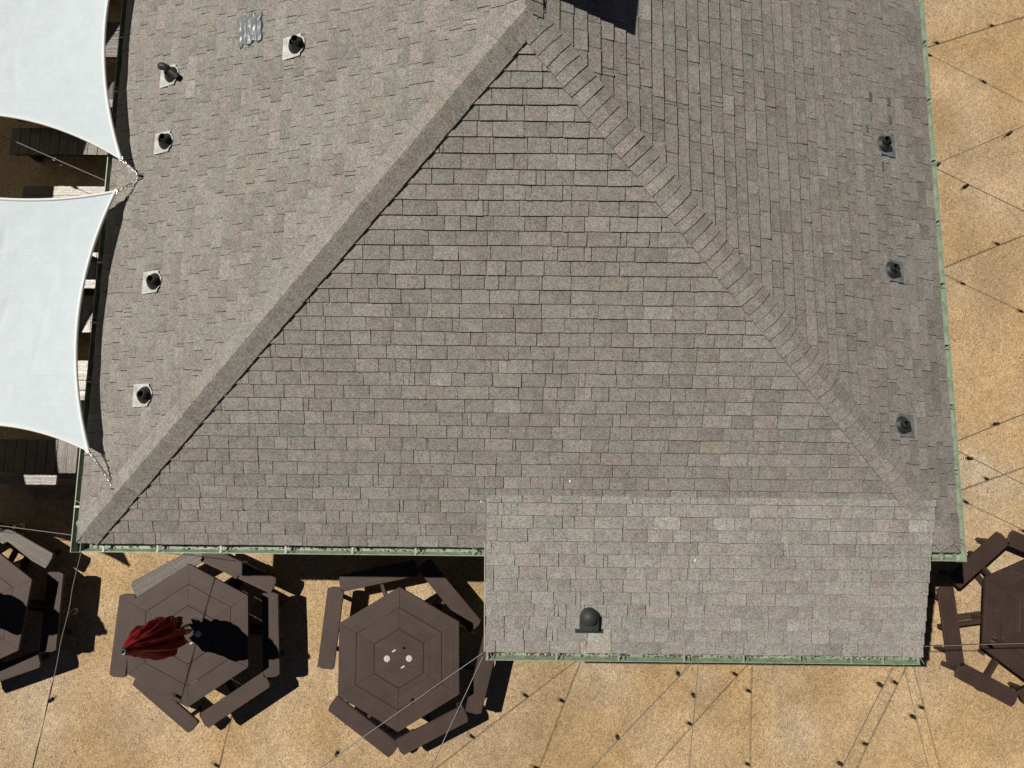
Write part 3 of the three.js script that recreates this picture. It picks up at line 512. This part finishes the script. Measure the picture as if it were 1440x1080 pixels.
hexTable('brown hexagonal picnic table with two bright bolt heads, tucked beside the roof extension', [-1.465, 2.293], 0.022, [[-2.405, 1.435, -2.5, 2.51], [-2.395, 2.94, -1.525, 3.55], [-1.48, 3.51, -0.585, 3.055], [-0.495, 3.06, -0.24, 1.99], [-0.47, 1.95, -1.22, 1.1], [-1.3, 1.16, -2.36, 1.39]], 'hexagonal picnic tables');
hexTable('brown hexagonal picnic table with a closed red umbrella standing in it', [-4.262, 2.02], 0.066, [[-5.26, 1.555, -5.31, 2.645], [-5.055, 2.65, -4.22, 3.285, 0.2], [-4.115, 3.205, -3.28, 2.645], [-3.225, 2.625, -3.31, 1.515], [-3.255, 1.43, -4.26, 1.0], [-4.28, 0.99, -5.19, 1.505]], 'hexagonal picnic tables', [5]);
hexTable('brown hexagonal picnic table with one sparkling grey bench end, by the corner of the gutters', [-7.23, 1.715], -0.094, [[-6.385, 2.42, -7.42, 2.79], [-6.285, 2.33, -6.28, 1.27], [-6.37, 1.13, -7.35, 0.62], [-7.4, 0.66, -8.18, 1.2], [-8.25, 1.3, -8.2, 2.3], [-8.1, 2.45, -7.5, 2.8]], 'hexagonal picnic tables', [2]);
hexTable('brown hexagonal picnic table off the outer corner of the extension, a string light crossing it', [7.07, 1.72], -0.12, [[5.975, 1.345, 6.05, 2.39], [6.055, 2.42, 6.82, 2.815], [6.9, 2.8, 7.85, 2.35], [7.98, 2.2, 8.05, 1.2], [7.95, 1.1, 6.91, 0.66], [6.845, 0.66, 6.1, 1.28]], 'hexagonal picnic tables');

// ---------------------------------------------------------------- closed red umbrellas
const redTex = (() => {
  const n = 512, c = document.createElement('canvas'); c.width = c.height = n; const x = c.getContext('2d');
  x.fillStyle = 'rgb(132,14,30)'; x.fillRect(0, 0, n, n);
  x.strokeStyle = 'rgb(214,196,170)'; x.lineWidth = 2.4;                // pale script, too folded to read
  for (let p = 0; p < 8; p++) for (let r = 0; r < 2; r++) { let px = p * 64 + 8, py = n - 60 - r * 42; for (let k = 0; k < 6; k++) { x.beginPath(); x.moveTo(px, py + rr(-4, 10)); x.lineTo(px + rr(0, 5), py - rr(6, 16)); x.lineTo(px + rr(3, 8), py + rr(-4, 8)); x.stroke(); px += rr(6, 10); } }
  const t = new THREE.CanvasTexture(c); t.colorSpace = THREE.SRGBColorSpace; t.wrapS = THREE.RepeatWrapping; return t;
})();
M.red = new THREE.MeshPhysicalMaterial({ map: redTex, roughness: 0.75, side: THREE.DoubleSide });
function umbrella(x, z, label) {
  const g = thing('closed_umbrella', label, 'umbrella', [x, 0, z], 'closed umbrellas');
  const A = 128, B = 44, pos = [], uv = [], idx = [], pr = [[0, 0.185], [0.08, 0.205], [0.25, 0.225], [0.45, 0.205], [0.65, 0.16], [0.82, 0.105], [0.93, 0.06], [1, 0.03]];
  const prof = t => { for (let i = 1; i < pr.length; i++) if (t <= pr[i][0]) { const f = (t - pr[i - 1][0]) / (pr[i][0] - pr[i - 1][0]), s = f * f * (3 - 2 * f); return lerp(pr[i - 1][1], pr[i][1], s); } return 0.03; };
  for (let j = 0; j <= B; j++) for (let i = 0; i <= A; i++) {
    const t = j / B, th = i / A * Math.PI * 2, hem = 1.14 + 0.04 * Math.abs(Math.sin(th * 4 + 0.5)) + 0.05 * Math.sin(th + 1.2) + 0.02 * Math.sin(th * 7), y = lerp(hem, 2.33, t);
    const tw = th + 0.55 * t + 0.25 * Math.sin(t * 5 + 1), fold = 0.13 * Math.sin(5 * tw) - 0.26 * Math.pow(Math.abs(Math.sin(4 * tw + 0.8 * Math.sin(3 * t))), 6) + 0.12 * Math.sin(11 * tw + 4 * t) + 0.07 * Math.sin(19 * tw - 7 * t) + 0.03 * Math.sin(31 * tw + 9 * t), soft = Math.min(1, (1 - t) * 2.2 + 0.15);
    const r = prof(t) * (1 + fold * soft) * (1 + 0.14 * Math.sin(th * 2 + 0.7));
    pos.push(r * Math.cos(th) + 0.02 * Math.sin(t * 4), y, r * Math.sin(th) + 0.015 * Math.sin(t * 5 + 1)); uv.push(i / A, 1 - (1 - t) * 1);
  }
  for (let j = 0; j < B; j++) for (let i = 0; i < A; i++) { const a = j * (A + 1) + i; idx.push(a, a + A + 1, a + 1, a + 1, a + A + 1, a + A + 2); }
  for (let k = 0; k < uv.length; k += 2) uv[k + 1] = uv[k + 1];
  const q = new THREE.BufferGeometry(); q.setAttribute('position', new THREE.Float32BufferAttribute(pos, 3)); q.setAttribute('uv', new THREE.Float32BufferAttribute(uv, 2)); q.setIndex(idx); q.computeVertexNormals();
  mesh('canopy', q, M.red, g); mesh('pole', cyl(0.019, 0.019, 2.36, 0, 1.18, 0, 12), M.pole, g);
  mesh('finial', [new THREE.SphereGeometry(0.02, 12, 8).translate(-0.01, 2.36, -0.01), cyl(0.035, 0.045, 0.03, -0.012, 2.335, -0.01)], M.rubber, g);
}
umbrella(-4.256, 1.889, 'closed red umbrella with pale lettering standing in a picnic table');
umbrella(-7.16, 1.585, 'closed red umbrella whose shadow crosses the table by the gutter corner');

// ---------------------------------------------------------------- string lights
const bulbGeo = new THREE.LatheGeometry([[0.001, -0.175], [0.014, -0.172], [0.027, -0.155], [0.031, -0.135], [0.027, -0.110], [0.018, -0.088], [0.016, -0.078]].map(([a, b]) => new THREE.Vector2(a, b)), 16);
const sockGeo = mergeGeometries([cyl(0.020, 0.024, 0.062, 0, -0.055, 0, 12), cyl(0.007, 0.012, 0.03, 0, -0.012, 0, 8)].map(plain));
const filGeo = cyl(0.006, 0.006, 0.05, 0, -0.12, 0, 6);
function stringLight(label, a, b, bulbs, wire, twist) {                  // bulbs: fractions of the run
  const g = thing('string_light', label, 'string light', [0, 0, 0]);
  const L = a.distanceTo(b), sag = 0.012 * L, pt = t => a.clone().lerp(b, t).add(V(0, -sag * 4 * t * (1 - t), 0)), pts = [], pts2 = [], side = new THREE.Vector3().crossVectors(b.clone().sub(a), V(0, 1, 0)).normalize();
  for (let i = 0; i <= 24; i++) { const t = i / 24, p = pt(t); pts.push(p); pts2.push(p.clone().add(V(0, 0.009, 0)).addScaledVector(side, twist ? 0.007 * Math.sin(i * 1.9 + L) : 0.004)); }
  mesh('cable', new THREE.TubeGeometry(new THREE.CatmullRomCurve3(pts), 60, 0.0048, 6), M.cable, g);
  mesh('support_wire', new THREE.TubeGeometry(new THREE.CatmullRomCurve3(pts2), 60, wire || 0.0022, 6), M.wire, g);
  for (const t of bulbs) { const p = pt(t), bu = mesh('bulb', bulbGeo, M.glass, g); bu.position.copy(p); bu.rotation.set(rr(-0.12, 0.12), rnd() * 6, rr(-0.12, 0.12)); mesh('socket', sockGeo, M.cable, bu); mesh('filament', filGeo, M.cable, bu); }
}
const ext = (a, b, k) => a.clone().lerp(b, k);
const run = (label, a, b, k, firstAt, wire, twist) => { const far = ext(a, b, k), L = a.distanceTo(far), bl = []; for (let d = firstAt; d < L - 0.2; d += 0.96) bl.push(d / L); stringLight(label, a, far, bl, wire, twist); };
run('string light crossing the bolted picnic table from the extension corner', V(-0.3, 2.2, 1.88), V(-1.81, 2.38, 2.9), 2.4, 0.95, 0.0036);
run('string light dropping past the bench ends from the extension corner', V(-0.3, 2.2, 1.92), V(-0.84, 2.34, 3.05), 2.6, 0.62, 0.0036);
run('string light slanting away from the middle of the extension gutter', V(2.03, 2.22, 1.96), V(1.19, 2.34, 2.75), 3.4, 0.2);
run('string light running nearly straight out from the middle of the extension gutter', V(2.1, 2.22, 1.96), V(1.93, 2.44, 2.98), 3.2, 0.36);
run('string light slanting away from the outer end of the extension gutter', V(4.3, 2.2, 1.96), V(3.59, 2.4, 2.98), 3, 0.28);
run('string light running nearly straight out from the outer end of the extension gutter', V(4.4, 2.2, 1.96), V(4.482, 2.45, 2.95), 3, 0.55);
run('string light crossing the picnic table beside the outer corner of the extension', V(4.63, 2.2, 1.755), V(5.63, 2.4, 1.676), 3.5, 0.82);
run('string light leaving the long gutter farthest along, slanting away', V(5.05, 2.35, -7.53), V(6.77, 2.4, -8.12), 2.4, 0.35);
run('string light leaving the long gutter far along, slanting towards the table', V(5.05, 2.35, -7.53), V(6.63, 2.4, -6.65), 2.6, 0.22);
run('string light rising from the long gutter level with the upper vent pipe', V(5.05, 2.34, -3.87), V(6.11, 2.44, -4.34), 4, 0.12);
run('doubled string light leaving the long gutter just below the upper vent pipe', V(5.05, 2.34, -3.87), V(6.13, 2.34, -3.34), 4, 0.5);
run('thin string light rising from the long gutter just past the lowest vent pipe', V(5.05, 2.36, -0.52), V(5.74, 2.5, -0.82), 5, 0.55);
run('thick string light slanting from the long gutter below the lowest vent pipe', V(5.05, 2.3, -0.47), V(5.95, 2.24, -0.04), 4, 0.3);
run('string light spanning the dark gap between the two white sails', V(-4.93, 2.36, -3.56), V(-6.21, 2.45, -4.1), 2.4, 0.72);
run('string light leaving the gutter corner over the dark booth end', V(-4.93, 2.34, 0.63), V(-5.77, 2.35, 0.535), 4, 0.72);
run('twisted string light running from the gutter corner between two picnic tables', V(-4.86, 2.3, 0.83), V(-5.25, 2.2, 3.1), 2, 0.7, 0.003, true);

renderer.render(scene, camera);
